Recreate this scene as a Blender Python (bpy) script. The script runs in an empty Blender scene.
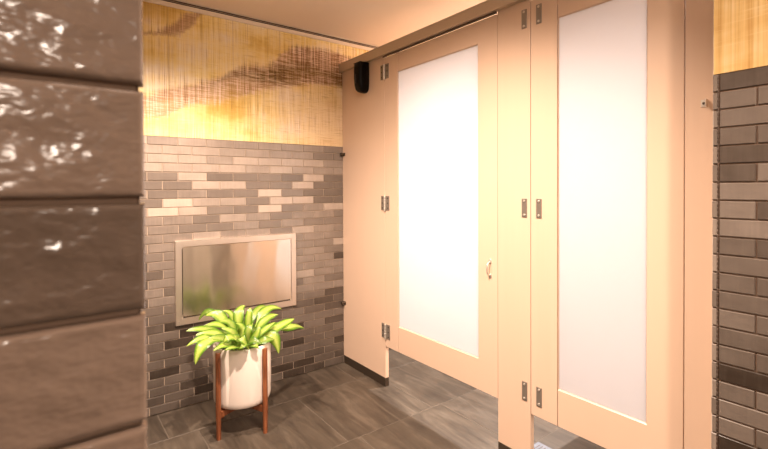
import bpy, bmesh, math, random
from mathutils import Vector, Matrix
random.seed(11)
S = bpy.context.scene
C = S.collection
PI = math.pi

# ------------------------------------------------------------------ helpers
def link(name, me, m=None, parent=None):
    o = bpy.data.objects.new(name, me); C.objects.link(o)
    if m is not None:
        for mm in (m if isinstance(m, (list, tuple)) else [m]): me.materials.append(mm)
    if parent is not None:
        o.parent = parent
    return o

def obj(name, bm, m=None, parent=None, smooth=False):
    me = bpy.data.meshes.new(name)
    bmesh.ops.recalc_face_normals(bm, faces=bm.faces[:])
    if smooth:
        for f in bm.faces: f.smooth = True
    bm.to_mesh(me); bm.free()
    return link(name, me, m, parent)

def thing(name, label, cat, loc=(0, 0, 0), group=None):
    o = bpy.data.objects.new(name, None); C.objects.link(o)
    o.location = loc; o.empty_display_size = 0.1
    o['label'] = label; o['category'] = cat
    if group: o['group'] = group
    return o

def tag(o, label, cat, group=None):
    o['label'] = label; o['category'] = cat
    if group: o['group'] = group
    return o

def struct(o):
    o['kind'] = 'structure'; return o

def box(bm, x0, x1, y0, y1, z0, z1, bev=0.0, seg=2):
    """axis aligned box with rounded edges added to bm"""
    t = bmesh.new()
    bmesh.ops.create_cube(t, size=1.0)
    for v in t.verts:
        v.co = Vector(((x0+x1)/2+v.co.x*(x1-x0), (y0+y1)/2+v.co.y*(y1-y0), (z0+z1)/2+v.co.z*(z1-z0)))
    if bev > 0:
        bmesh.ops.bevel(t, geom=t.edges[:], offset=bev, segments=seg, affect='EDGES', profile=0.5)
    merge(bm, t)

def merge(bm, t, M=None):
    me = bpy.data.meshes.new('tmp'); 
    if M is not None: t.transform(M)
    t.to_mesh(me); t.free(); bm.from_mesh(me); bpy.data.meshes.remove(me)

def cyl(bm, c, r, h, axis='Z', seg=20, r2=None, bev=0.0):
    t = bmesh.new()
    bmesh.ops.create_cone(t, cap_ends=True, segments=seg, radius1=r, radius2=r if r2 is None else r2, depth=h)
    if bev > 0:
        es = [e for e in t.edges if e.calc_face_angle(0) > 0.8]
        bmesh.ops.bevel(t, geom=es, offset=bev, segments=2, affect='EDGES', profile=0.5)
    R = Matrix.Identity(4)
    if axis == 'X': R = Matrix.Rotation(PI/2, 4, 'Y')
    if axis == 'Y': R = Matrix.Rotation(PI/2, 4, 'X')
    merge(bm, t, Matrix.Translation(Vector(c)) @ R)

def lathe(bm, prof, c, seg=64):
    """revolve (r,z) profile round the vertical through c"""
    rings = []
    for r, z in prof:
        if r < 1e-6:
            rings.append([bm.verts.new((c[0], c[1], c[2]+z))])
        else:
            rings.append([bm.verts.new((c[0]+r*math.cos(2*PI*k/seg), c[1]+r*math.sin(2*PI*k/seg), c[2]+z)) for k in range(seg)])
    for a, b in zip(rings, rings[1:]):
        for k in range(seg):
            k2 = (k+1) % seg
            if len(a) == 1 and len(b) == 1: continue
            if len(a) == 1: bm.faces.new((a[0], b[k], b[k2]))
            elif len(b) == 1: bm.faces.new((a[k], b[0], a[k2]))
            else: bm.faces.new((a[k], b[k], b[k2], a[k2]))

def tube(bm, pts, r, seg=10):
    rings = []
    n = len(pts)
    for i, p in enumerate(pts):
        p = Vector(p)
        d = (Vector(pts[min(i+1, n-1)])-Vector(pts[max(i-1, 0)])).normalized()
        a = d.cross(Vector((0.01, 0.3, 1))).normalized(); b = d.cross(a)
        rr = r[i] if isinstance(r, (list, tuple)) else r
        rings.append([bm.verts.new(p+rr*(math.cos(2*PI*k/seg)*a+math.sin(2*PI*k/seg)*b)) for k in range(seg)])
    for a, b in zip(rings, rings[1:]):
        for k in range(seg): bm.faces.new((a[k], a[(k+1) % seg], b[(k+1) % seg], b[k]))
    bm.faces.new(rings[0]); bm.faces.new(rings[-1])

# ------------------------------------------------------------------ materials
def mat(name, col=(0.8, 0.8, 0.8), rough=0.5, metal=0.0, coat=0.0, spec=0.5):
    m = bpy.data.materials.new(name); m.use_nodes = True
    b = m.node_tree.nodes['Principled BSDF']
    b.inputs['Base Color'].default_value = (*col, 1)
    b.inputs['Roughness'].default_value = rough
    b.inputs['Metallic'].default_value = metal
    b.inputs['Coat Weight'].default_value = coat
    b.inputs['Specular IOR Level'].default_value = spec
    return m

class N:
    """tiny node wiring helper"""
    def __init__(s, m):
        s.m = m; s.t = m.node_tree; s.b = s.t.nodes['Principled BSDF']
    def n(s, kind, **kw):
        x = s.t.nodes.new(kind)
        for k, v in kw.items(): setattr(x, k, v)
        return x
    def l(s, a, b): s.t.links.new(a, b)
    def val(s, sock, v):
        if hasattr(v, 'links') or isinstance(v, bpy.types.NodeSocket): s.l(v, sock)
        elif isinstance(v, tuple) and len(v) == 3 and sock.type == 'RGBA': sock.default_value = (*v, 1)
        else: sock.default_value = v
    def math(s, op, a, b=0.0, c=None, clamp=False):
        x = s.n('ShaderNodeMath', operation=op, use_clamp=clamp)
        s.val(x.inputs[0], a); s.val(x.inputs[1], b)
        if c is not None: s.val(x.inputs[2], c)
        return x.outputs[0]
    def coord(s, scale=(1, 1, 1), loc=(0, 0, 0), add=None):
        tc = s.n('ShaderNodeTexCoord'); mp = s.n('ShaderNodeMapping')
        src = tc.outputs['Object']
        if add is not None:
            va = s.n('ShaderNodeVectorMath', operation='ADD'); s.l(src, va.inputs[0]); s.l(add, va.inputs[1]); src = va.outputs[0]
        s.l(src, mp.inputs['Vector']); mp.inputs['Scale'].default_value = scale; mp.inputs['Location'].default_value = loc
        return mp.outputs[0]
    def noise(s, scale=5, detail=3, rough=0.5, vec=None, dist=0.0):
        x = s.n('ShaderNodeTexNoise'); x.inputs['Scale'].default_value = scale
        x.inputs['Detail'].default_value = detail; x.inputs['Roughness'].default_value = rough
        x.inputs['Distortion'].default_value = dist
        if vec is not None: s.l(vec, x.inputs['Vector'])
        return x.outputs['Fac']
    def ramp(s, fac, stops):
        x = s.n('ShaderNodeValToRGB'); e = x.color_ramp.elements
        while len(e) < len(stops): e.new(0.5)
        for i, (p, c) in enumerate(stops):
            e[i].position = p; e[i].color = (*c, 1) if isinstance(c, tuple) else (c, c, c, 1)
        s.val(x.inputs[0], fac); return x.outputs[0]
    def mix(s, fac, a, b, mode='MIX'):
        x = s.n('ShaderNodeMix', data_type='RGBA', blend_type=mode)
        s.val(x.inputs[0], fac); s.val(x.inputs[6], a); s.val(x.inputs[7], b)
        return x.outputs[2]
    def bump(s, h, strength=0.2, dist=0.01):
        x = s.n('ShaderNodeBump'); x.inputs['Strength'].default_value = strength; x.inputs['Distance'].default_value = dist
        s.l(h, x.inputs['Height']); s.l(x.outputs[0], s.b.inputs['Normal']); return x
    def base(s, c): s.val(s.b.inputs['Base Color'], c)
    def rough(s, r): s.val(s.b.inputs['Roughness'], r)
    def attr(s, name):
        x = s.n('ShaderNodeAttribute', attribute_name=name); return x

# cream laminate of the partitions
LAM = mat('cream_laminate', (0.78, 0.585, 0.42), 0.30, coat=0.0)
k = N(LAM)
k.base(k.mix(k.noise(2.2, 3, 0.6), (0.72, 0.53, 0.395), (0.68, 0.49, 0.36)))
k.rough(k.math('MULTIPLY_ADD', k.noise(6, 4, 0.6), 0.14, 0.26))
k.bump(k.noise(3.0, 2, 0.5), 0.10, 0.01)
# brushed stainless
def steel(name, col=(0.66, 0.62, 0.57), r=0.22, warp=0.25, an=0.0):
    m = mat(name, col, r, 1.0); k = N(m)
    k.b.inputs['Anisotropic'].default_value = an
    if an: tg = k.n('ShaderNodeTangent', direction_type='UV_MAP'); k.l(tg.outputs[0], k.b.inputs['Tangent'])
    fine = k.noise(1.0, 3, 0.6, k.coord((6, 6, 520)))
    big = k.noise(1.0, 2, 0.5, k.coord((3.4, 3.4, 1.6)))
    h = k.math('ADD', k.math('MULTIPLY', fine, 0.0 if an else 0.02), k.math('MULTIPLY', big, warp))
    k.bump(h, 1.0, 0.018)
    k.rough(k.math('MULTIPLY_ADD', fine, 0.1, r-0.05))
    return m
STEEL = steel('brushed_steel_door', (0.82, 0.75, 0.66), 0.19, 0.5, 0.86)
STEELF = steel('brushed_steel_frame', (0.88, 0.80, 0.72), 0.36, 0.05)
HINGE = mat('hinge_steel', (0.30, 0.26, 0.22), 0.42, 0.6)
SCREW = mat('screw_steel', (0.72, 0.66, 0.58), 0.38, 0.7)
DARKM = mat('dark_bronze_metal', (0.10, 0.075, 0.055), 0.38, 0.7)
RAILM = mat('champagne_anodised_rail', (0.56, 0.46, 0.35), 0.42, 0.4)
k = N(RAILM); k.rough(k.math('MULTIPLY_ADD', k.noise(1.0, 3, 0.5, k.coord((60, 4, 60))), 0.12, 0.32))
BLACK = mat('black_plastic', (0.002, 0.0015, 0.0015), 0.42, spec=0.15)
BLACK2 = mat('dark_grey_plastic', (0.03, 0.024, 0.022), 0.3)
PAINT = mat('warm_white_paint', (0.74, 0.665, 0.58), 0.6)
k = N(PAINT); k.bump(k.noise(180, 2, 0.5), 0.05, 0.002)
TRIMP = mat('pale_trim_paint', (0.80, 0.68, 0.54), 0.5)
GAP = mat('shadow_gap_dark', (0.10, 0.065, 0.045), 0.6)
STALLW = mat('stall_wall_paint', (0.34, 0.30, 0.27), 0.6)
WHITEC = mat('white_ceramic', (0.88, 0.78, 0.70), 0.2, coat=0.3)
SOIL = mat('dark_soil', (0.035, 0.022, 0.014), 0.9)
k = N(SOIL); k.bump(k.noise(120, 4, 0.7), 0.8, 0.01); k.base(k.ramp(k.noise(90, 3), [(0.3, (0.02, 0.012, 0.008)), (0.7, (0.08, 0.05, 0.03))]))
WOOD = mat('walnut_wood', (0.22, 0.075, 0.03), 0.38)
k = N(WOOD)
k.base(k.ramp(k.noise(1.0, 4, 0.6, k.coord((60, 60, 5)), 1.5), [(0.25, (0.13, 0.036, 0.014)), (0.6, (0.27, 0.09, 0.034)), (0.9, (0.36, 0.14, 0.055))]))
STEM = mat('leaf_stem_green', (0.33, 0.45, 0.08), 0.45)

# leaf: bright yellow-green centre, greener margin
LEAF = mat('leaf_green', (0.45, 0.62, 0.08), 0.32)
k = N(LEAF)
a = k.attr('across'); 
edge = k.math('ADD', k.math('POWER', a.outputs['Fac'], 1.6), k.math('MULTIPLY', k.math('SUBTRACT', k.noise(38, 3, 0.6), 0.5), 0.9))
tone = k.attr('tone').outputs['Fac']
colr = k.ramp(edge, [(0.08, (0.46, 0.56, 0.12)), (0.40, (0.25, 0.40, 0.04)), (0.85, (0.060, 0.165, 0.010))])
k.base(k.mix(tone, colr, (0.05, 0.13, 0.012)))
k.b.inputs['Specular IOR Level'].default_value = 0.45
tr = k.n('ShaderNodeBsdfTranslucent'); k.l(k.mix(0.45, colr, (0.36, 0.50, 0.03)), tr.inputs[0])
mx = k.n('ShaderNodeMixShader'); mx.inputs[0].default_value = 0.2
out = k.t.nodes['Material Output']
k.l(k.b.outputs[0], mx.inputs[1]); k.l(tr.outputs[0], mx.inputs[2]); k.l(mx.outputs[0], out.inputs[0])
k.bump(k.math('MULTIPLY', k.noise(1.0, 2, 0.5, k.coord((90, 90, 30))), 1.0), 0.25, 0.004)

# frosted glass: light from the stall diffuses through the pane
FROST = bpy.data.materials.new('frosted_glass'); FROST.use_nodes = True
k = N(FROST)
k.b.inputs['Base Color'].default_value = (0.62, 0.62, 0.65, 1); k.b.inputs['Roughness'].default_value = 0.32
tr = k.n('ShaderNodeBsdfTranslucent'); tr.inputs[0].default_value = (0.93, 0.92, 0.93, 1)
mx = k.n('ShaderNodeMixShader'); mx.inputs[0].default_value = 0.44
k.l(k.b.outputs[0], mx.inputs[1]); k.l(tr.outputs[0], mx.inputs[2]); k.l(mx.outputs[0], k.t.nodes['Material Output'].inputs[0])

# glazed wall tiles, tone per tile in the colour attribute
def tile_mat(name, dark, light, gl_rough, bumps, coat=0.3):
    m = mat(name, (0.3, 0.25, 0.2), gl_rough, coat=coat); k = N(m)
    a = k.attr('tone'); t = a.outputs['Fac']
    off = k.attr('shift').outputs['Vector']
    brush = k.noise(1.0, 4, 0.6, k.coord(bumps['brush'], add=off))
    cloud = k.noise(1.0, 3, 0.5, k.coord(bumps['cloud'], add=off))
    f = k.math('ADD', t, k.math('ADD', k.math('MULTIPLY', k.math('SUBTRACT', brush, 0.5), bumps['ab']), k.math('MULTIPLY', k.math('SUBTRACT', cloud, 0.5), bumps['ac'])), clamp=True)
    k.base(k.ramp(f, [(0.0, dark), (0.25, tuple(dark[i]*0.55+light[i]*0.18 for i in range(3))), (0.55, tuple(light[i]*0.38 for i in range(3))), (1.0, light)]))
    k.rough(k.math('MULTIPLY_ADD', cloud, 0.15, gl_rough-0.06))
    wav = k.noise(1.0, 3, 0.5, k.coord(bumps['wave'], add=off))
    k.bump(wav, bumps['ws'], bumps['wd'])
    return m
TILE = tile_mat('glazed_brick_tile', (0.035, 0.024, 0.017), (0.50, 0.405, 0.335), 0.30,
                dict(brush=(95, 95, 5), cloud=(9, 9, 14), ab=0.16, ac=0.22, wave=(26, 26, 40), ws=0.5, wd=0.0025))
TILEF = tile_mat('glossy_rippled_tile', (0.035, 0.024, 0.017), (0.48, 0.34, 0.26), 0.16,
                dict(brush=(240, 240, 180), cloud=(30, 30, 36), ab=0.06, ac=0.22, wave=(38, 38, 60), ws=1.0, wd=0.0032), coat=0.5)
GROUT = mat('tan_grout', (0.40, 0.31, 0.235), 0.85)
k = N(GROUT); k.bump(k.noise(300, 2), 0.4, 0.001)
GROUTK = mat('dark_recessed_grout', (0.10, 0.065, 0.045), 0.9)
GROUTD = mat('brown_grout', (0.20, 0.13, 0.09), 0.85)

# stone look floor tile
FLOOR = mat('stone_look_floor_tile', (0.2, 0.16, 0.13), 0.4); k = N(FLOOR)
off = k.attr('shift').outputs['Vector']
st1 = k.noise(1.0, 5, 0.62, k.coord((11, 1.9, 1), add=off), 1.2)
st2 = k.noise(1.0, 4, 0.6, k.coord((70, 5, 1), add=off))
cl = k.noise(3.4, 5, 0.6, k.coord((1, 1, 1), add=off))
f = k.math('ADD', k.math('MULTIPLY', st1, 0.55), k.math('ADD', k.math('MULTIPLY', st2, 0.15), k.math('MULTIPLY', cl, 0.30)))
f = k.math('ADD', f, k.math('MULTIPLY', k.math('SUBTRACT', k.attr('tone').outputs['Fac'], 0.5), 0.16))
k.base(k.ramp(f, [(0.34, (0.034, 0.025, 0.018)), (0.5, (0.076, 0.059, 0.043)), (0.66, (0.140, 0.112, 0.085))]))
k.rough(k.math('MULTIPLY_ADD', st2, 0.25, 0.30))
k.bump(f, 0.25, 0.004)
FGROUT = mat('floor_grout', (0.125, 0.10, 0.077), 0.8)

# ------------------------------------------------------------------ tile panels
def bricks(name, rects, to3d, nrm, m, gm, back, parent, thick=0.006, prof=((0, 0), (0.0012, 0.0045), (0.0025, 0.006)), grout=None):
    """rects: (u0,u1,v0,v1,tone). back: grout sheet rects. to3d(u,v,h)->xyz"""
    bm = bmesh.new()
    tl = bm.loops.layers.float_color.new('tone'); sl = bm.loops.layers.float_color.new('shift')
    for (u0, u1, v0, v1, tone) in rects:
        rings = []
        for (ins, h) in prof:
            rings.append([bm.verts.new(to3d(u, v, h)) for u, v in ((u0+ins, v0+ins), (u1-ins, v0+ins), (u1-ins, v1-ins), (u0+ins, v1-ins))])
        fs = [bm.faces.new(rings[-1])]
        for a, b in zip(rings, rings[1:]):
            for i in range(4): fs.append(bm.faces.new((a[i], a[(i+1) % 4], b[(i+1) % 4], b[i])))
        sx, sy, sz = random.random()*9, random.random()*9, random.random()*9
        for f in fs:
            for lp in f.loops:
                lp[tl] = (tone, tone, tone, 1); lp[sl] = (sx, sy, sz, 1)
    n0 = len(bm.faces)
    for (u0, u1, v0, v1) in back:
        f = bm.faces.new([bm.verts.new(to3d(u, v, 0.0012)) for u, v in ((u0, v0), (u1, v0), (u1, v1), (u0, v1))])
        f.material_index = 1
    me = bpy.data.meshes.new(name)
    for f in bm.faces:
        f.normal_update()
        if f.normal.dot(Vector(nrm)) < -1e-6: f.normal_flip()
    bm.to_mesh(me); bm.free()
    return link(name, me, [m, gm], parent)

YB = 2.828      # back wall face
XP = 1.745      # partition face
PITCH = 0.0517; BL = 0.1625; G = 0.0030
ZC = 2.403      # ceiling
# ------------------------------------------------------------------ room shell
def slab(name, *a, m=PAINT, parent=None):
    bm = bmesh.new(); box(bm, *a); return obj(name, bm, m, parent)
wb = struct(slab('wall_back', -1.6, 3.4, YB+0.006, YB+0.12, 0, ZC))
wl = struct(slab('wall_left', -1.72, -1.6, -2.0, YB+0.12, 0, ZC))
ww = struct(slab('wall_near', -1.72, 3.4, -2.12, -2.0, 0, ZC))
ws = struct(slab('wall_stall', 3.3, 3.42, 0.487, YB+0.006, 0, ZC, m=STALLW))
XR = 1.62
wr = struct(slab('wall_right', XR+0.006, 3.42, -2.0, 0.487, 0, ZC))
wf = struct(slab('wall_front', -1.6, 0.033, 0.236, 0.36, 0, ZC, m=GROUTD))
ce = struct(slab('ceiling', -1.72, 3.42, -2.12, YB+0.12, ZC, ZC+0.1, m=mat('ceiling_paint', (0.82, 0.67, 0.53), 0.7)))

# floor: square tiles in rows with staggered joints
TP = 0.585
bm = None
rects = []
offs = [0.487, 0.045, 0.115]
j = -6
for r in range(-6, 4):
    y0 = 1.930+0.0+TP*(r-0); y1 = y0+TP
    o_ = {0: 0.045, 1: 0.487, -1: 0.115}.get(r, (0.33*r) % TP)
    x = -1.6-TP+((o_+1.6) % TP)
    while x < 3.42:
        x0, x1 = max(x, -1.6), min(x+TP, 3.3)
        a0, a1 = max(y0, -2.0), min(y1, YB)
        if x1-x0 > 0.02 and a1-a0 > 0.02:
            rects.append((x0+0.0016, x1-0.0016, a0+0.0016, a1-0.0016, random.uniform(0.2, 0.8)))
        x += TP
fl = struct(slab('floor', -1.72, 3.42, -2.12, YB+0.12, -0.1, -0.0105, m=FGROUT))
ft = bricks('floor_tiles', rects, lambda u, v, h: (u, v, h-0.010), (0, 0, 1), FLOOR, FGROUT, [(-1.6, 3.3, -2.0, YB)], fl,
            prof=((0, 0), (0.0006, 0.0094), (0.0012, 0.010)))
# raise grout close to the tile face
for v in ft.data.vertices:
    if abs(v.co.z+0.0088) < 1e-4: v.co.z = -0.0012

# back wall brick cladding, tone per brick read off the photograph (0 dark .. 9 light)
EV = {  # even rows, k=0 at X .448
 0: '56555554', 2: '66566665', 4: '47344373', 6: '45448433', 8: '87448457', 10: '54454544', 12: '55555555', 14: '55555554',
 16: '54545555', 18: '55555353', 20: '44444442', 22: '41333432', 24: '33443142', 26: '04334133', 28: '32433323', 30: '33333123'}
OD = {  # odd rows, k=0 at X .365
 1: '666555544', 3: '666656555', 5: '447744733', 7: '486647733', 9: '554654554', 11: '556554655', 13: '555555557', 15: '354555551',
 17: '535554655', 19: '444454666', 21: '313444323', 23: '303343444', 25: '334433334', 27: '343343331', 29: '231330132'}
def tn(i, kk):
    s = EV.get(i) if i % 2 == 0 else OD.get(i)
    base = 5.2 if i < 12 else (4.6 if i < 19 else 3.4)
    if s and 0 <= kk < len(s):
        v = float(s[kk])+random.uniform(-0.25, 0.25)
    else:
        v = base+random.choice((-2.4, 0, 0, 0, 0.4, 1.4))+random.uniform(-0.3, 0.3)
    if i > 18: v -= 1.0  # light falloff down the wall put into the tone: low rows darker
    if i < 4: v += 1.0  # same falloff in the tone: top rows lighter
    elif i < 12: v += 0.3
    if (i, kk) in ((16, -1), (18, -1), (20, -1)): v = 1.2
    return max(0.02, min(1, v/9.0))
ZT = 1.603
rects = []
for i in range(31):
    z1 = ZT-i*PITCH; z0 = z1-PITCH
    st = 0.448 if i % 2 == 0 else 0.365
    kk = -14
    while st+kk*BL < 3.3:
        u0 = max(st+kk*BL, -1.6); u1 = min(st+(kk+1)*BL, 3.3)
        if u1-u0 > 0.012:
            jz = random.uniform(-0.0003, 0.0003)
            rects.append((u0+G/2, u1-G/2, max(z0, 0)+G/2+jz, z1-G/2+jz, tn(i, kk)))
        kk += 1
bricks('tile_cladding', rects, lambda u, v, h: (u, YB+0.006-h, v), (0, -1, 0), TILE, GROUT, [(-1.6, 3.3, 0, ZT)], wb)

# right wall: brick cladding facing the room, with a column of corner slips
ZR = 1.639; PR = 0.05465
T0 = [3.0, 5.2, 5.2, 4.6, 3.2, 3.2, 6.2, 6.4, 6.2, 4.0, 4.6, 4.2, 4.4, 5.0, 4.2, 4.2, 0.2, 4.4, 5.2, 5.2, 0.8, 3.5]
T1 = [3.0, 5.0, 5.2, 4.4, 3.2, 6.0, 6.2, 3.0, 6.2, 3.4, 4.6, 4.0, 4.4, 4.8, 4.2, 4.0, 0.2, 5.0, 5.2, 4.0, 0.8, 3.5]
rects = []; slips = []
YC = 0.487; YE = -0.10
for i in range(30):
    z1 = ZR-i*PR; z0 = max(z1-PR, 0)
    first = 0.380 if i % 2 else 0.300
    js = [YC-0.0165, first] 
    while js[-1] > YE: js.append(js[-1]-0.168)
    for q in range(len(js)-1):
        t = (T0[i] if q == 0 else T1[i] if q == 1 else 4.5+random.uniform(-1.5, 1.5)) if i < 22 else 4+random.uniform(-1, 1)
        t = max(0.1, t-1.5)
        rects.append((max(js[q+1], YE)+G/2, js[q]-G/2, z0+G/2, z1-G/2, max(0.02, t/9+random.uniform(-.02, .02))))
    w_ = random.uniform(-0.0012, 0.0012)
    slips.append((YC-0.0150, YC+w_, z0+G/2, z1-G/2, max(0.05, (4.8+random.uniform(-1.6, 1.2))/9)))
bricks('tile_cladding', rects, lambda u, v, h: (XR+0.006-h, u, v), (-1, 0, 0), TILE, GROUTD, [(YE, YC-0.002, 0, ZR)], wr)
bricks('corner_tile_trim', slips, lambda u, v, h: (XR+0.006-h, u, v), (-1, 0, 0), TILE, GROUTD, [], wr)
# scalloped metal edge strip set in the joint of the corner slips
bm = bmesh.new()
z = 0.02
while z < ZR-0.01:
    box(bm, XR-0.0015, XR+0.004, YC-0.0165, YC-0.0140, z, z+0.0085, 0.0008, 1); z += 0.0137
obj('edge_bead', bm, GAP, wr)

# front screen wall end in the near left foreground
rects = []
FT = [1.3464+PITCH*j for j in range(-26, 21)]
for n_, zt in enumerate(FT):
    z1 = zt; z0 = zt-PITCH
    if z0 < 0 or z1 > ZC: continue
    e = 0.0362
    odd = n_ % 2
    u1 = e
    idx = round((1.3464-zt)/PITCH)
    first = True
    while u1 > -1.6:
        u0 = u1-(BL if (odd or not first) else BL*0.5)
        t = {-1: 4.4, 0: 4.3, 1: 1.9, 2: 4.7, 3: 5.0}.get(idx, 4.4) if first else 4.2
        rects.append((max(u0, -1.6)+0.002, u1-0.0002, z0+0.0013, z1-0.0013, t/9))
        first = False; u1 = u0
pf = [(0, 0), (0.0001, 0.0035), (0.0004, 0.0056), (0.0010, 0.0067), (0.0019, 0.0072), (0.0032, 0.0074)]
bricks('tile_cladding', rects, lambda u, v, h: (u, 0.2374-h, v), (0, -1, 0), TILEF, GROUTK, [(-1.6, 0.0342, 0, ZC)], wf, prof=pf)

# ceiling edge: pale bead, dark linear slot with a fin, pale strip above the mural
bm = bmesh.new(); box(bm, -1.6, 3.3, YB-0.009, YB+0.006, 2.356, 2.381, 0.001, 1); struct(obj('trim_1', bm, TRIMP))
bm = bmesh.new(); box(bm, -1.6, 3.3, YB-0.001, YB+0.006, 2.381, 2.3995); tq = struct(obj('trim_2', bm, GAP))
bm = bmesh.new(); box(bm, -1.6, 3.3, YB-0.008, YB, 2.3890, 2.3905); obj('slot_fin', bm, RAILM, tq)
bm = bmesh.new(); box(bm, -1.6, 3.3, YB-0.016, YB+0.006, 2.3995, ZC, 0.0008, 1); struct(obj('trim_3', bm, TRIMP))

# ------------------------------------------------------------------ murals
def curve(k, fac, pts, lo, hi):
    """piecewise curve of the mural drawing: pts are (u,value) in metres"""
    x = k.n('ShaderNodeFloatCurve'); c = x.mapping.curves[0]
    u0, u1 = pts[0][0], pts[-1][0]
    while len(c.points) < len(pts): c.points.new(0.5, 0.5)
    for i, (u, v) in enumerate(pts): c.points[i].location = ((u-u0)/(u1-u0), (v-lo)/(hi-lo))
    x.mapping.update()
    t = k.math('DIVIDE', k.math('SUBTRACT', fac, u0), u1-u0, clamp=True)
    k.l(t, x.inputs['Value'])
    return k.math('MULTIPLY_ADD', x.outputs[0], hi-lo, lo)
MUR = mat('abstract_woven_mural', (0.8, 0.6, 0.2), 0.42, spec=0.35); k = N(MUR)
tc = k.n('ShaderNodeTexCoord'); sp = k.n('ShaderNodeSeparateXYZ'); k.l(tc.outputs['Object'], sp.inputs[0])
u = sp.outputs['X']; v = sp.outputs['Z']
vfine = k.noise(1.0, 3, 0.75, k.coord((170, 1, 2.4)))       # vertical threads
vmid = k.noise(1.0, 2, 0.6, k.coord((46, 1, 0.9)))
hfine = k.noise(1.0, 3, 0.75, k.coord((9, 1, 190)))         # horizontal threads
hmid = k.noise(1.0, 3, 0.6, k.coord((2.2, 1, 60)))
big = k.noise(1.0, 4, 0.6, k.coord((2.6, 1, 5.0), (3.1, 0, 0.4)))
# yellow ground drifting to cream
ground = k.ramp(k.math('ADD', k.math('MULTIPLY', big, 0.75), k.math('MULTIPLY', vmid, 0.25)),
                [(0.36, (0.76, 0.50, 0.12)), (0.45, (0.90, 0.69, 0.26)), (0.53, (0.93, 0.75, 0.38)), (0.62, (0.92, 0.78, 0.56))])
# creamy rose towards the lower right, clean yellow lower left
lr = k.math('MULTIPLY', k.math('MULTIPLY_ADD', u, 1.6, -1.5, clamp=True), k.math('MULTIPLY_ADD', v, -3.4, 7.3, clamp=True))
ground = k.mix(k.math('MULTIPLY', lr, 0.75), ground, (0.80, 0.59, 0.38))
ll = k.math('MULTIPLY', k.math('MULTIPLY_ADD', u, -2.4, 2.6, clamp=True), k.math('MULTIPLY_ADD', v, -7.0, 12.6, clamp=True))
ground = k.mix(k.math('MULTIPLY', ll, 0.6), ground, (0.84, 0.62, 0.20))
ul = k.math('MULTIPLY', k.math('MULTIPLY_ADD', u, -4.0, 2.9, clamp=True), k.math('MULTIPLY_ADD', v, 9.0, -20.1, clamp=True))
ground = k.mix(k.math('MULTIPLY', ul, 0.8), ground, (0.56, 0.33, 0.07))
jit = k.math('ADD', k.math('MULTIPLY', k.math('SUBTRACT', vfine, 0.5), 0.10), k.math('MULTIPLY', k.math('SUBTRACT', k.noise(9.0, 4, 0.6), 0.5), 0.12))
vj = k.math('ADD', v, jit)
top = curve(k, u, [(0.2, 1.80), (0.42, 1.85), (0.66, 1.94), (0.84, 2.00), (1.00, 2.09), (1.19, 2.14), (1.30, 2.25), (1.42, 2.31), (1.75, 2.30), (2.4, 2.2)], 1.5, 2.5)
bot = curve(k, u, [(0.2, 1.66), (0.41, 1.68), (0.54, 1.70), (0.68, 1.79), (0.86, 1.83), (1.10, 1.92), (1.25, 1.96), (1.44, 2.02), (1.72, 2.04), (2.4, 2.0)], 1.5, 2.5)
inb = k.math('MINIMUM', k.math('MULTIPLY', k.math('SUBTRACT', top, vj), 26.0, clamp=True), k.math('MULTIPLY', k.math('SUBTRACT', vj, bot), 34.0, clamp=True))
weave = k.math('ADD', k.math('MULTIPLY', vfine, 0.55), k.math('MULTIPLY', hfine, 0.45))
rose = k.ramp(weave, [(0.38, (0.30, 0.13, 0.05)), (0.49, (0.60, 0.36, 0.20)), (0.57, (0.88, 0.68, 0.50))])
dens = k.math('MULTIPLY', inb, k.math('MULTIPLY_ADD', k.math('ADD', k.math('MULTIPLY', big, 0.4), k.math('MULTIPLY', weave, 0.6)), 4.6, -1.25, clamp=True))
c1 = k.mix(dens, ground, rose)
# dark olive core of the band
ctop = curve(k, u, [(0.7, 1.90), (0.84, 1.97), (0.94, 2.06), (1.10, 2.10), (1.30, 2.17), (1.46, 2.20), (1.60, 2.16), (1.75, 2.16), (2.4, 2.1)], 1.5, 2.5)
cbot = curve(k, u, [(0.7, 1.90), (0.84, 1.94), (0.94, 1.98), (1.10, 1.96), (1.30, 1.99), (1.46, 2.05), (1.60, 2.08), (1.75, 2.02), (2.4, 2.0)], 1.5, 2.5)
inc = k.math('MINIMUM', k.math('MULTIPLY', k.math('SUBTRACT', ctop, vj), 18.0, clamp=True), k.math('MULTIPLY', k.math('SUBTRACT', vj, cbot), 18.0, clamp=True))
olive = k.ramp(weave, [(0.36, (0.05, 0.026, 0.006)), (0.50, (0.20, 0.11, 0.025)), (0.62, (0.60, 0.38, 0.16))])
c2 = k.mix(k.math('MULTIPLY', inc, k.math('MULTIPLY_ADD', k.math('ADD', k.math('MULTIPLY', hmid, 0.5), k.math('MULTIPLY', vmid, 0.5)), 4.5, -1.3, clamp=True)), c1, olive)
# plum streaks, upper right part of the band
pr = k.math('MULTIPLY', k.math('MULTIPLY_ADD', u, 5.0, -5.9, clamp=True), inb)
c2 = k.mix(k.math('MULTIPLY', pr, k.math('MULTIPLY_ADD', weave, -9.0, 4.7, clamp=True)), c2, (0.20, 0.085, 0.035))
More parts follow.
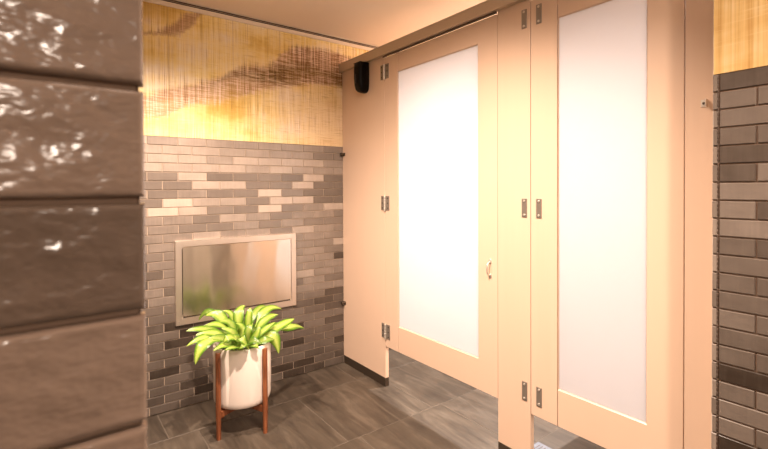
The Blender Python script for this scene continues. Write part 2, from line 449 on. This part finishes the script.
# short band in the top left corner
t2 = curve(k, u, [(0.2, 2.16), (0.42, 2.20), (0.50, 2.225), (0.58, 2.27), (0.66, 2.34), (0.72, 2.37), (0.9, 2.55)], 1.5, 2.7)
b2 = curve(k, u, [(0.2, 2.10), (0.42, 2.15), (0.50, 2.17), (0.58, 2.18), (0.66, 2.22), (0.74, 2.31), (0.9, 2.52)], 1.5, 2.7)
in2 = k.math('MINIMUM', k.math('MULTIPLY', k.math('SUBTRACT', t2, vj), 36.0, clamp=True), k.math('MULTIPLY', k.math('SUBTRACT', vj, b2), 36.0, clamp=True))
c2 = k.mix(k.math('MULTIPLY', in2, 0.85), c2, k.ramp(weave, [(0.38, (0.26, 0.11, 0.05)), (0.62, (0.66, 0.42, 0.24))]))
# thread structure over everything
thr = k.ramp(vfine, [(0.33, (0.50, 0.34, 0.18)), (0.46, (0.92, 0.88, 0.80)), (0.55, (1.0, 1.0, 1.0)), (0.68, (1.14, 1.22, 1.60))])
c3 = k.mix(k.math('MULTIPLY_ADD', k.noise(6.0, 3), 2.6, -0.75, clamp=True), c2, thr, 'MULTIPLY')
rgt = k.math('MULTIPLY_ADD', u, 0.9, -0.35, clamp=True)
hz = k.math('MULTIPLY', k.math('MULTIPLY_ADD', k.math('ADD', k.math('MULTIPLY', hfine, 0.7), k.math('MULTIPLY', k.noise(5.0, 3), 0.3)), 5.0, -2.55, clamp=True), k.math('MULTIPLY_ADD', inb, 0.45, k.math('MULTIPLY_ADD', rgt, 0.35, 0.15), clamp=True))
c3 = k.mix(hz, c3, (0.92, 0.76, 0.55))
hd = k.math('MULTIPLY', k.math('MULTIPLY_ADD', hfine, -6.0, 2.65, clamp=True), k.math('MULTIPLY_ADD', rgt, 0.5, 0.12))
c3 = k.mix(hd, c3, (0.40, 0.21, 0.07))
drk = k.math('MULTIPLY', k.math('MULTIPLY_ADD', k.noise(1.0, 1, 0.5, k.coord((75, 1, 0.6), (7, 0, 3))), 14.0, -9.3, clamp=True), 0.35)
c3 = k.mix(drk, c3, (0.42, 0.22, 0.08))
k.base(c3)
k.bump(k.math('ADD', vfine, hfine), 0.15, 0.002)
bm = bmesh.new(); box(bm, -1.6, 3.298, YB+0.0015, YB+0.006, ZT, 2.356)
tag(obj('mural', bm, MUR), 'wide yellow and brown abstract woven-look mural above the grey tiles on the back wall', 'mural')

MUR2 = mat('abstract_golden_mural', (0.7, 0.5, 0.2), 0.42, spec=0.35); k = N(MUR2)
vf = k.noise(1.0, 3, 0.7, k.coord((1, 190, 2.2))); vm = k.noise(1.0, 3, 0.6, k.coord((1, 42, 0.7))); hf = k.noise(1.0, 3, 0.7, k.coord((1, 5, 150)))
bg = k.noise(1.0, 3, 0.5, k.coord((1, 4, 9)))
f = k.math('ADD', k.math('MULTIPLY', vm, 0.5), k.math('MULTIPLY', bg, 0.5))
c = k.ramp(f, [(0.36, (0.50, 0.28, 0.08)), (0.50, (0.66, 0.44, 0.17)), (0.62, (0.72, 0.55, 0.30))])
c = k.mix(0.6, c, k.ramp(vf, [(0.32, (0.70, 0.58, 0.44)), (0.52, (1, 1, 1)), (0.7, (1.1, 1.1, 1.2))]), 'MULTIPLY')
c = k.mix(k.math('MULTIPLY_ADD', hf, 2.0, -1.1, clamp=True), c, (0.78, 0.60, 0.32))
k.base(c)
bm = bmesh.new(); box(bm, XR+0.0015, XR+0.006, YE, 0.4845, ZR, ZC)
tag(obj('mural', bm, MUR2), 'narrow strip of golden streaked mural above the tiles at the right edge', 'mural')

# ------------------------------------------------------------------ partition
TH = 0.026
def plate(y0, y1, z0, z1, parent, name, m=LAM, x0=XP, x1=XP+TH, bev=0.0012):
    bm = bmesh.new(); box(bm, x0, x1, y0, y1, z0, z1, bev, 2); return obj(name, bm, m, parent)
def screw(c, parent, name='screw', r=0.0045, m=SCREW):
    bm = bmesh.new(); cyl(bm, c, r, 0.003, 'X', 14, bev=0.0008); return obj(name, bm, m, parent, True)
ZTOP = 2.204
def bolt_plate(yc, zc, parent):
    p = plate(yc-0.0135, yc+0.0135, zc-0.043, zc+0.043, parent, 'hinge_plate', HINGE, XP-0.0035, XP+0.001, 0.0014)
    for s in (-1, 1): screw((XP-0.0045, yc, zc+s*0.032), p, r=0.0055)
    return p
def shoe(y0, y1, parent):
    bm = bmesh.new(); box(bm, XP-0.002, XP+TH+0.002, y0+0.001, y1-0.001, 0.0, 0.058, 0.001, 1)
    return obj('floor_shoe', bm, DARKM, parent)
def bracket(y, z, parent, sy):
    """small wall bracket: angle leg and screw knob"""
    bm = bmesh.new()
    box(bm, XP-0.0035, XP+0.001, y-0.010, y+0.010, z-0.012, z+0.012, 0.001, 1)
    box(bm, XP-0.022, XP, y+sy*0.009-0.0015, y+sy*0.009+0.0015, z-0.012, z+0.012, 0.0008, 1)
    b = obj('wall_bracket', bm, SCREW, parent)
    screw((XP-0.0045, y-sy*0.001, z), b, m=DARKM)
    return b

# far pilaster by the back wall
p1 = thing('pilaster', 'cream partition panel beside the tiled back wall, under the black dispenser', 'partition panel', (XP, 2.57, 0))
def reloc(root):
    """move parts so the parent's offset is respected"""
    for ch in root.children:
        ch.matrix_parent_inverse = Matrix.Translation(-root.location)
plate(2.3115, 2.826, 0.057, ZTOP, p1, 'panel'); shoe(2.3115, 2.818, p1)
bm = bmesh.new()
for zz in (1.546, 0.45):
    bm = bmesh.new()
    cyl(bm, (XP-0.012, 2.806, zz), 0.008, 0.022, 'X', 16, bev=0.001)
    box(bm, XP-0.006, XP, 2.792, 2.820, zz-0.011, zz+0.011, 0.001, 1)
    cyl(bm, (XP-0.026, 2.806, zz), 0.0115, 0.008, 'X', 18, bev=0.002)
    obj('wall_bracket', bm, DARKM, p1)
for zc in (2.048, 1.200, 0.366):
    hg = plate(2.3125, 2.348, zc-0.047, zc+0.047, p1, 'hinge_leaf', HINGE, XP-0.0035, XP-0.0001, 0.001)
    for dz in (-0.032, 0.0, 0.032): screw((XP-0.004, 2.334, zc+dz), hg, r=0.0045, m=DARKM)
reloc(p1)

# middle pilaster
p2 = thing('pilaster', 'narrow cream partition post between the two stall doors', 'partition panel', (XP, 1.31, 0))
plate(1.217, 1.400, 0.055, ZTOP, p2, 'panel'); shoe(1.217, 1.400, p2)
for zc in (2.066, 1.204, 0.360): bolt_plate(1.2475, zc, p2)
reloc(p2)
# near pilaster against the right tiled wall
p3 = thing('pilaster', 'slim cream partition panel meeting the tiled wall at the right', 'partition panel', (XP, 0.545, 0))
plate(0.489, 0.603, 0.055, ZTOP, p3, 'panel'); shoe(0.489, 0.603, p3)
for zz in (1.575, 0.33): bracket(0.546, zz, p3, -1)
reloc(p3)

# ------ doors
def glazed_leaf(name, y_hi, y_g1, y_g0, y_lo, z0, z1, zg0, zg1, parent, left=False):
    """panel with a chamfered opening between y_g0..y_g1 / zg0..zg1"""
    bm = bmesh.new()
    def ringat(x, a0, a1, b0, b1): return [bm.verts.new((x, y, z)) for y, z in ((a0, b0), (a1, b0), (a1, b1), (a0, b1))]
    e = 0.0012; ch = 0.0045
    of0 = ringat(XP+e, y_lo, y_hi, z0, z1); of = ringat(XP, y_lo+e, y_hi-e, z0+e, z1-e)
    inn = ringat(XP, y_g0-ch, y_g1+(ch if left else 0.0006), zg0-ch, zg1+ch)
    inn2 = ringat(XP+0.0045, y_g0, y_g1, zg0, zg1); inb_ = ringat(XP+TH, y_g0, y_g1, zg0, zg1)
    ob = ringat(XP+TH, y_lo, y_hi, z0, z1)
    for a, b in ((of0, of), (of, inn), (inn, inn2), (inn2, inb_), (inb_, ob), (ob, of0)):
        for i in range(4): bm.faces.new((a[i], a[(i+1) % 4], b[(i+1) % 4], b[i]))
    return obj(name, bm, LAM, parent)
def glass(y0, y1, z0, z1, parent):
    bm = bmesh.new(); box(bm, XP+0.008, XP+0.0085, y0+0.0005, y1-0.0005, z0+0.0005, z1-0.0005)
    # a single pane sheet: keep the front face only so light diffuses once
    bm2 = bmesh.new()
    box(bm2, XP+0.0075, XP+0.0135, y0+0.0004, y1-0.0004, z0+0.0004, z1-0.0004, 0.0005, 1)
    bm.free()
    return obj('glass_panel', bm2, FROST, parent)

d1 = thing('stall_door', 'wide cream stall door with glowing frosted glass, next to the black dispenser', 'door', (XP, 2.304, 0.267))
ZD = 2.138
plate(2.1798, 2.3085, 0.267, ZD, d1, 'hinge_stile')
glazed_leaf('door_frame', 2.1768, 2.1742, 1.528, 1.4025, 0.267, ZD, 0.428, 2.022, d1)
glass(1.528, 2.1745, 0.428, 2.022, d1)
for zc in (2.048, 1.200, 0.366):      # butt hinges at the seam
    bm = bmesh.new()
    box(bm, XP-0.0035, XP+0.001, 2.262, 2.300, zc-0.047, zc+0.047, 0.001, 1)
    hg = obj('hinge', bm, HINGE, d1)
    bm = bmesh.new()
    for q in range(5): cyl(bm, (XP-0.007, 2.3045, zc+(q-2)*0.0188), 0.0066, 0.0180, 'Z', 16, bev=0.0008)
    cyl(bm, (XP-0.007, 2.3045, zc-0.050), 0.0045, 0.006, 'Z', 12, r2=0.006)
    obj('knuckle', bm, SCREW, hg, True)
    for yy in (2.276,):
        for dz in (-0.032, 0.0, 0.032): screw((XP-0.004, yy, zc+dz), hg, r=0.0045, m=DARKM)
# small oval pull on the latch side
bm = bmesh.new()
pts = [(XP-0.002, 1.447, 0.931)]
for q in range(9):
    a_ = PI*q/8; pts.append((XP-0.006-0.020*math.sin(a_), 1.447, 0.897+0.032*math.cos(a_)))
pts.append((XP-0.002, 1.447, 0.863))
tube(bm, pts, 0.0042, 10)
box(bm, XP-0.003, XP+0.001, 1.439, 1.455, 0.922, 0.944, 0.001, 1); box(bm, XP-0.003, XP+0.001, 1.439, 1.455, 0.850, 0.872, 0.001, 1)
obj('handle', bm, SCREW, d1, True)
reloc(d1)

d2 = thing('stall_door', 'stall door with a narrow frosted glass panel, nearest the right tiled wall', 'door', (XP, 1.214, 0.267))
plate(1.0838, 1.214, 0.267, ZD, d2, 'hinge_stile')
glazed_leaf('door_frame', 1.0808, 1.079, 0.727, 0.606, 0.267, ZD, 0.428, 2.022, d2)
glass(0.727, 1.079, 0.428, 2.022, d2)
for zc in (2.066, 1.204, 0.360): bolt_plate(1.1715, zc, d2)
reloc(d2)

# head rail
bm = bmesh.new()
box(bm, XP-0.030, XP-0.0004, 0.489, YB-0.002, 2.148, 2.208, 0.0025, 2)
box(bm, XP-0.033, XP-0.029, 0.489, YB-0.002, 2.200, 2.208, 0.001, 1)
hr_ = tag(obj('head_rail', bm, RAILM), 'long bronze-grey metal rail running along the top of the stall partition', 'rail')

bm = bmesh.new(); box(bm, XP-0.014, XP-0.0006, 1.402, 2.312, 2.1395, 2.1478, 0.001, 1)
obj('rail_shadow_strip', bm, GAP, hr_)  # dark strip stands in for the shadow under the rail

# divider between the stalls
dv = thing('stall_divider', 'cream panel between the two stalls, behind the narrow post', 'partition panel', (2.5, 1.308, 0))
bm = bmesh.new(); box(bm, XP+TH+0.001, 3.299, 1.296, 1.322, 0.30, 2.10, 0.0015, 1); obj('panel', bm, LAM, dv)
reloc(dv)

# slotted plate on the stall floor, standing for an unidentified pale shape
bm = bmesh.new(); 
dr = thing('floor_plate', 'small pale slotted plate on the stall floor behind the narrow post', 'floor drain', (1.925, 1.28, 0))
bm = bmesh.new(); box(bm, -0.055, 0.055, -0.055, 0.055, 0.0, 0.003, 0.001, 1); obj('cover', bm, mat('pale_plate_metal', (0.15, 0.16, 0.19), 0.6, 0.1), dr)
bm = bmesh.new()
for q in range(5): box(bm, -0.035, 0.035, -0.032+q*0.016-0.002, -0.032+q*0.016+0.002, 0.003, 0.0034)
obj('plate_slots', bm, DARKM, dr)

# ------------------------------------------------------------------ black dispenser
ds = thing('air_freshener', 'black wall-mounted air freshener dispenser on the cream panel beside the back wall', 'dispenser', (XP, 2.522, 2.045))
bm = bmesh.new()
sec = [  # z, half width, depth, (front shape)
 (0.100, 0.040, 0.070), (0.097, 0.0425, 0.076), (0.060, 0.043, 0.080), (0.000, 0.042, 0.081), (-0.050, 0.040, 0.077), (-0.078, 0.036, 0.069), (-0.092, 0.027, 0.056), (-0.098, 0.016, 0.038)]
rings = []
for z, hw, d in sec:
    ring = [bm.verts.new((-0.001, hw, z)), bm.verts.new((-d*0.72, hw, z))]
    for q in range(1, 8):
        a_ = PI*q/8
        ring.append(bm.verts.new((-d*(0.72+0.28*math.sin(a_)**0.6), hw*math.cos(a_)*1.0, z)))
    ring += [bm.verts.new((-d*0.72, -hw, z)), bm.verts.new((-0.001, -hw, z))]
    rings.append(ring)
for a, b in zip(rings, rings[1:]):
    n_ = len(a)
    for i in range(n_): bm.faces.new((a[i], a[(i+1) % n_], b[(i+1) % n_], b[i]))
bm.faces.new(rings[0]); bm.faces.new(rings[-1])
obj('housing', bm, BLACK, ds, True)
bm = bmesh.new(); box(bm, -0.0865, -0.080, -0.006, 0.006, -0.040, 0.022, 0.002, 2); obj('highlight_strip', bm, BLACK2, ds)  # slightly lighter strip stands in for the vertical highlight on the housing
bm = bmesh.new(); box(bm, -0.074, -0.002, -0.041, 0.041, 0.0985, 0.1015, 0.001, 1); obj('lid', bm, BLACK, ds)

# ------------------------------------------------------------------ changing station
cs = thing('changing_station', 'stainless steel baby changing station recessed in the grey tiled wall', 'changing station', (0.972, YB, 0.743))
hx, hz = 0.385, 0.250
bm = bmesh.new()
def rect(y, ax, az0, az1): return [bm.verts.new((x, y, z)) for x, z in ((-ax, az0), (ax, az0), (ax, az1), (-ax, az1))]
R0 = rect(0.001, hx, -hz, hz); R1 = rect(-0.014, hx, -hz, hz); R1b = rect(-0.017, hx-0.003, -hz+0.003, hz-0.003)
R2 = rect(-0.017, hx-0.036, -hz+0.040, hz-0.036); R3 = rect(-0.002, hx-0.036, -hz+0.040, hz-0.036)
for a, b in ((R0, R1), (R1, R1b), (R1b, R2), (R2, R3)):
    for i in range(4): bm.faces.new((a[i], a[(i+1) % 4], b[(i+1) % 4], b[i]))
bm.faces.new(R3)
obj('frame', bm, STEELF, cs)
t = bmesh.new(); bmesh.ops.create_cube(t, size=1.0)
W = hx-0.0395; H0 = -hz+0.049; H1 = hz-0.0395
for v_ in t.verts: v_.co = Vector((v_.co.x*2*W, -0.012+v_.co.y*0.012, (H0+H1)/2+v_.co.z*(H1-H0)))
es = [e for e in t.edges if abs(e.verts[0].co.y-e.verts[1].co.y) > 0.005]
bmesh.ops.bevel(t, geom=es, offset=0.012, segments=5, affect='EDGES', profile=0.5)
es = [e for e in t.edges if e.verts[0].co.y < -0.0179 and e.verts[1].co.y < -0.0179]
bmesh.ops.bevel(t, geom=es, offset=0.0015, segments=2, affect='EDGES', profile=0.5)
uv = t.loops.layers.uv.new('uv')
for f_ in t.faces:
    for lp in f_.loops: lp[uv].uv = (lp.vert.co.z, lp.vert.co.x)
obj('door', t, STEEL, cs)
bm = bmesh.new(); box(bm, -W+0.004, W-0.004, -0.0105, -0.0025, -hz+0.0405, -hz+0.0485); obj('finger_gap', bm, DARKM, cs)
for s in (-1, 1):
    bm = bmesh.new(); cyl(bm, (s*(hx-0.018), -0.0175, -hz+0.02), 0.004, 0.002, 'Y', 12); obj('screw', bm, SCREW, cs)

# ------------------------------------------------------------------ plant stand, pot and plant
PC = Vector((0.8414, 2.4178, 0)); PRAD = 0.1514
st = thing('plant_stand', 'walnut-brown wooden four-legged stand holding the white pot', 'plant stand', PC)
ang0 = math.radians(204)
RL = 0.1645
for q in range(4):
    a_ = ang0+q*PI/2
    bm = bmesh.new(); t = bmesh.new()
    bmesh.ops.create_cone(t, cap_ends=True, segments=24, radius1=0.0115, radius2=0.0145, depth=0.15)
    for v_ in t.verts: v_.co.z += 0.075
    h2 = 0.30
    top_ = bmesh.new(); bmesh.ops.create_cone(top_, cap_ends=True, segments=24, radius1=0.0145, radius2=0.0140, depth=h2)
    for v_ in top_.verts: v_.co.z += 0.150+h2/2
    merge(bm, t); merge(bm, top_)
    # flatten the inner side to sit against the pot
    for v_ in bm.verts:
        if v_.co.z > 0.12 and v_.co.x < -0.006: v_.co.x = -0.006
    bmesh.ops.rotate(bm, verts=bm.verts[:], cent=(0, 0, 0), matrix=Matrix.Rotation(a_, 3, 'Z'))
    bmesh.ops.translate(bm, verts=bm.verts[:], vec=(RL*math.cos(a_), RL*math.sin(a_), 0))
    obj('leg', bm, WOOD, st, False)
for q in range(2):
    a_ = ang0+q*PI/2
    bm = bmesh.new()
    zz = 0.1515-0.013*0
    box(bm, -RL+0.007, RL-0.007, -0.010, 0.010, 0.110, 0.1435, 0.002, 1)
    if q == 1:  # halved joint: keep the bars from sharing the middle
        bm.free(); bm = bmesh.new()
        box(bm, -RL+0.007, -0.0105, -0.010, 0.010, 0.110, 0.1435, 0.002, 1); box(bm, 0.0105, RL-0.007, -0.010, 0.010, 0.110, 0.1435, 0.002, 1)
    bmesh.ops.rotate(bm, verts=bm.verts[:], cent=(0, 0, 0), matrix=Matrix.Rotation(a_, 3, 'Z'))
    obj('cross_brace', bm, WOOD, st)

pl = thing('potted_plant', 'lush yellow-green leafy plant in a white cylindrical pot', 'potted plant', PC+Vector((0, 0, 0.1440)))
HP = 0.318
prof = [(0, 0), (0.105, 0), (0.124, 0.002), (0.137, 0.007), (0.145, 0.015), (0.1495, 0.027), (PRAD, 0.042), (PRAD, HP-0.004), (PRAD-0.0015, HP-0.001), (PRAD-0.004, HP), (PRAD-0.010, HP), (PRAD-0.0125, HP-0.003), (PRAD-0.0125, HP-0.06), (0, HP-0.06)]
bm = bmesh.new(); lathe(bm, prof, (0, 0, 0), 72); po = obj('pot', bm, WHITEC, pl, True)
bm = bmesh.new()
n_ = 40; cv = bm.verts.new((0, 0, HP-0.028))
rg = []
for rr in (0.05, 0.10, PRAD-0.0135):
    rg.append([bm.verts.new((rr*math.cos(2*PI*q/n_), rr*math.sin(2*PI*q/n_), HP-0.032+random.uniform(-.003, .003))) for q in range(n_)])
for q in range(n_): bm.faces.new((cv, rg[0][q], rg[0][(q+1) % n_]))
for a, b in zip(rg, rg[1:]):
    for q in range(n_): bm.faces.new((a[q], b[q], b[(q+1) % n_], a[(q+1) % n_]))
obj('soil', bm, SOIL, pl, True)

def leaf(base, middle, tip, width, tone=0.0, pet=0.28, tilt=0.5, fold=0.32):
    """a lanceolate blade on its petiole; base, tip in world; arch lifts the middle"""
    O = PC+Vector((0, 0, 0.1440))
    P0 = Vector(base)-O; P2 = Vector(tip)-O
    P1 = 2*(Vector(middle)-O)-0.5*(P0+P2)
    up = (Vector((0, 0, 1))*(1-tilt)+Vector((-0.33, -0.9, 0.35))*tilt).normalized()   # blades lean out to the open side
    NT = 22
    bm = bmesh.new()
    al = bm.verts.layers.float.new('across'); tl = bm.verts.layers.float.new('tone')
    L = (P1-P0).length+(P2-P1).length
    rows = []
    ph = random.uniform(0, 6)
    for i in range(NT+1):
        s = i/NT
        p = (1-s)**2*P0+2*s*(1-s)*P1+s*s*P2
        d = (2*(1-s)*(P1-P0)+2*s*(P2-P1)).normalized()
        side = d.cross(up)
        if side.length < 0.15: side = Vector((0.9, -0.4, 0.1))
        side = (side-d*side.dot(d)).normalized()
        nn = side.cross(d).normalized()
        if nn.dot(up) < 0: nn = -nn
        if s < pet: w = 0.0028+0.002*(1-s/pet)
        else:
            q = (s-pet)/(1-pet)
            w = 0.0028+width*0.5*(math.sin(PI*q**0.78)**0.85)*(1-0.18*q) if q < 1 else 0.0003
            if q > 0.995: w = 0.0004
        row = []
        for jx in (-1, -0.62, -0.28, 0, 0.28, 0.62, 1):
            ff = fold if s >= pet else 0.9
            wav = 0.10*w*math.sin(s*17+ph)*abs(jx)**2*(1 if jx > 0 else -1)
            co = p+side*(w*jx)+nn*(ff*w*abs(jx)**1.3+wav)-nn*(0.25*w*jx*jx*jx*jx)
            v_ = bm.verts.new(co); v_[al] = abs(jx) if s >= pet else 0.3; v_[tl] = tone
            row.append(v_)
        rows.append(row)
    for a, b in zip(rows, rows[1:]):
        for i in range(6): bm.faces.new((a[i], a[i+1], b[i+1], b[i]))
    o = obj('leaf', bm, LEAF, pl, True)
    return o
ZS = 0.425
def B(dx, dy): return (PC.x+dx, PC.y+dy, ZS)
# (middle of the blade, tip, width, darkness, petiole share)
LV = [
 ((0.720, 2.520, 0.609), (0.655, 2.580, 0.570), 0.045, 0.70, 0.30),
 ((0.747, 2.460, 0.594), (0.670, 2.500, 0.612), 0.062, 0.05, 0.30),
 ((0.806, 2.470, 0.587), (0.752, 2.520, 0.615), 0.034, 0.20, 0.30),
 ((0.832, 2.450, 0.589), (0.888, 2.500, 0.633), 0.056, 0.10, 0.25),
 ((0.863, 2.380, 0.581), (0.881, 2.400, 0.642), 0.040, 0.00, 0.25),
 ((0.934, 2.480, 0.581), (1.046, 2.550, 0.588), 0.042, 0.35, 0.30),
 ((0.979, 2.460, 0.585), (1.111, 2.500, 0.574), 0.058, 0.05, 0.30),
 ((0.952, 2.400, 0.550), (1.054, 2.420, 0.570), 0.060, 0.20, 0.30),
 ((0.997, 2.340, 0.518), (1.115, 2.340, 0.554), 0.068, 0.00, 0.25),
 ((1.083, 2.420, 0.484), (1.237, 2.460, 0.446), 0.092, 0.00, 0.42),
 ((0.959, 2.320, 0.496), (1.001, 2.300, 0.391), 0.070, 0.00, 0.30),
 ((0.974, 2.380, 0.489), (1.105, 2.400, 0.497), 0.045, 0.45, 0.30),
 ((0.679, 2.380, 0.558), (0.544, 2.380, 0.585), 0.044, 0.30, 0.25),
 ((0.735, 2.420, 0.564), (0.618, 2.440, 0.562), 0.056, 0.10, 0.25),
 ((0.659, 2.340, 0.541), (0.531, 2.320, 0.528), 0.052, 0.15, 0.25),
 ((0.640, 2.300, 0.540), (0.557, 2.260, 0.451), 0.074, 0.00, 0.30),
 ((0.722, 2.270, 0.510), (0.635, 2.240, 0.506), 0.052, 0.15, 0.20),
 ((0.699, 2.360, 0.543), (0.584, 2.360, 0.561), 0.046, 0.00, 0.25),
 ((0.778, 2.360, 0.527), (0.712, 2.360, 0.572), 0.050, 0.10, 0.20),
 ((0.780, 2.300, 0.511), (0.729, 2.290, 0.543), 0.048, 0.25, 0.20),
 ((0.881, 2.340, 0.495), (0.911, 2.340, 0.548), 0.042, 0.20, 0.20),
 ((0.909, 2.340, 0.506), (0.999, 2.340, 0.556), 0.056, 0.05, 0.25),
 ((0.828, 2.380, 0.530), (0.799, 2.400, 0.573), 0.050, 0.30, 0.20),
 ((0.853, 2.360, 0.521), (0.889, 2.380, 0.561), 0.042, 0.35, 0.20),
 ((0.754, 2.250, 0.497), (0.686, 2.230, 0.501), 0.044, 0.30, 0.20),
 ((0.846, 2.250, 0.486), (0.870, 2.240, 0.460), 0.036, 0.30, 0.20),
 ((0.794, 2.240, 0.503), (0.757, 2.220, 0.495), 0.040, 0.40, 0.20),
 ((0.786, 2.440, 0.562), (0.703, 2.460, 0.573), 0.050, 0.35, 0.25),
 ((0.724, 2.330, 0.520), (0.621, 2.320, 0.544), 0.044, 0.35, 0.25),
 ((0.903, 2.300, 0.483), (0.979, 2.300, 0.474), 0.044, 0.50, 0.25),
 ((0.772, 2.240, 0.540), (0.812, 2.230, 0.473), 0.036, 0.10, 0.25),
 ((0.736, 2.260, 0.546), (0.687, 2.250, 0.530), 0.044, 0.00, 0.20),
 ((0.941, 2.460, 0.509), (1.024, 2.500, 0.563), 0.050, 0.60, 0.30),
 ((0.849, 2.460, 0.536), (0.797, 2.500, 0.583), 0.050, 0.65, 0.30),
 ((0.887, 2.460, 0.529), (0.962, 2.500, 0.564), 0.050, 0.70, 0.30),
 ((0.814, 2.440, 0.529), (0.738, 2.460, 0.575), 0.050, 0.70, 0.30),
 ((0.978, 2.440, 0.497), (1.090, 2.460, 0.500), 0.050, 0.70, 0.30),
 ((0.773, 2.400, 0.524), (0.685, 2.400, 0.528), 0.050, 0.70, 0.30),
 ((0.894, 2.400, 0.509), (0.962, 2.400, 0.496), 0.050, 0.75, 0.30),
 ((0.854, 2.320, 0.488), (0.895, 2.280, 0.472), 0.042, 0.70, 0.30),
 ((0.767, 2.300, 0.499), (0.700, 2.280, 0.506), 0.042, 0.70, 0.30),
]
for mid_, tip_, wd, to, pe in LV:
    mid_, tip_ = Vector(mid_), Vector(tip_)
    dr_ = Vector((tip_.x-PC.x, tip_.y-PC.y, 0)); dr_.normalize()
    leaf(PC+dr_*random.uniform(0.015, 0.06)+Vector((random.uniform(-.015, .015), random.uniform(-.015, .015), ZS)), mid_, tip_, wd, to, pe, random.uniform(0.25, 0.8))

# ------------------------------------------------------------------ lights
def spot(loc, target, power, size, blend, radius, col):
    L = bpy.data.lights.new('downlight', 'SPOT'); L.energy = power; L.spot_size = math.radians(size); L.spot_blend = blend
    L.shadow_soft_size = radius; L.color = col
    o = bpy.data.objects.new('downlight', L); C.objects.link(o); o.location = loc
    o.rotation_euler = (Vector(target)-Vector(loc)).to_track_quat('-Z', 'Y').to_euler(); return o
def area(loc, target, power, sx, sy, col, shape='RECTANGLE'):
    L = bpy.data.lights.new('added_area_light', 'AREA'); L.energy = power; L.shape = shape; L.size = sx; L.size_y = sy; L.color = col
    o = bpy.data.objects.new('added_area_light', L); C.objects.link(o); o.location = loc
    o.rotation_euler = (Vector(target)-Vector(loc)).to_track_quat('-Z', 'Y').to_euler(); return o
WARM = (1.0, 0.785, 0.64)
spot((0.72, 1.15, 2.38), (0.95, 1.70, 0), 270, 138, 0.9, 0.025, WARM)
spot((0.22, 1.90, 2.38), (0.42, 2.20, 0), 225, 125, 0.9, 0.03, WARM)
spot((0.9, -0.5, 2.38), (1.15, 0.1, 0), 190, 132, 0.9, 0.05, WARM)
area((-0.40, -1.95, 1.80), (0.0, 0.2, 1.3), 18, 0.38, 0.20, (1.0, 0.82, 0.68))  # unseen light added behind the camera for highlights on the near tiles
area((0.6, 0.2, 2.38), (0.6, 0.2, 0), 8, 1.2, 1.2, WARM)  # broad soft fill added overhead, no fixture there
spot((2.88, 1.90, 2.38), (2.60, 1.90, 0), 540, 150, 1.0, 0.05, (1.0, 0.91, 0.85))
spot((2.88, 0.92, 2.38), (2.60, 0.92, 0), 215, 150, 1.0, 0.05, (1.0, 0.91, 0.87))

w = bpy.data.worlds.new('world'); S.world = w; w.use_nodes = True
w.node_tree.nodes['Background'].inputs[0].default_value = (1.0, 0.8, 0.62, 1); w.node_tree.nodes['Background'].inputs[1].default_value = 0.03

# ------------------------------------------------------------------ camera
yaw, pit, rol = 0.644906523, 0.0114298104, 0.00469879426
F, CY = 446.126, 192.71
fw = Vector((math.sin(yaw)*math.cos(pit), math.cos(yaw)*math.cos(pit), -math.sin(pit)))
rt = Vector((math.cos(yaw), -math.sin(yaw), 0)); dn = fw.cross(rt)
rt2 = math.cos(rol)*rt+math.sin(rol)*dn; dn2 = -math.sin(rol)*rt+math.cos(rol)*dn
cam = bpy.data.cameras.new('camera'); co = bpy.data.objects.new('camera', cam); C.objects.link(co)
M = Matrix.Identity(4)
for i in range(3):
    M[i][0] = rt2[i]; M[i][1] = -dn2[i]; M[i][2] = -fw[i]
M[2][3] = 1.3
co.matrix_world = M
cam.sensor_fit = 'HORIZONTAL'; cam.sensor_width = 36.0; cam.lens = F*36/768
cam.shift_y = -(224.5-CY)/768.0
cam.clip_start = 0.02
cam.dof.use_dof = True; cam.dof.focus_distance = 2.4; cam.dof.aperture_fstop = 13.0
S.camera = co
S.view_settings.view_transform = 'Standard'; S.view_settings.look = 'None'; S.view_settings.gamma = 1.0
S.view_settings.use_curve_mapping = False; S.view_settings.exposure = 0.15
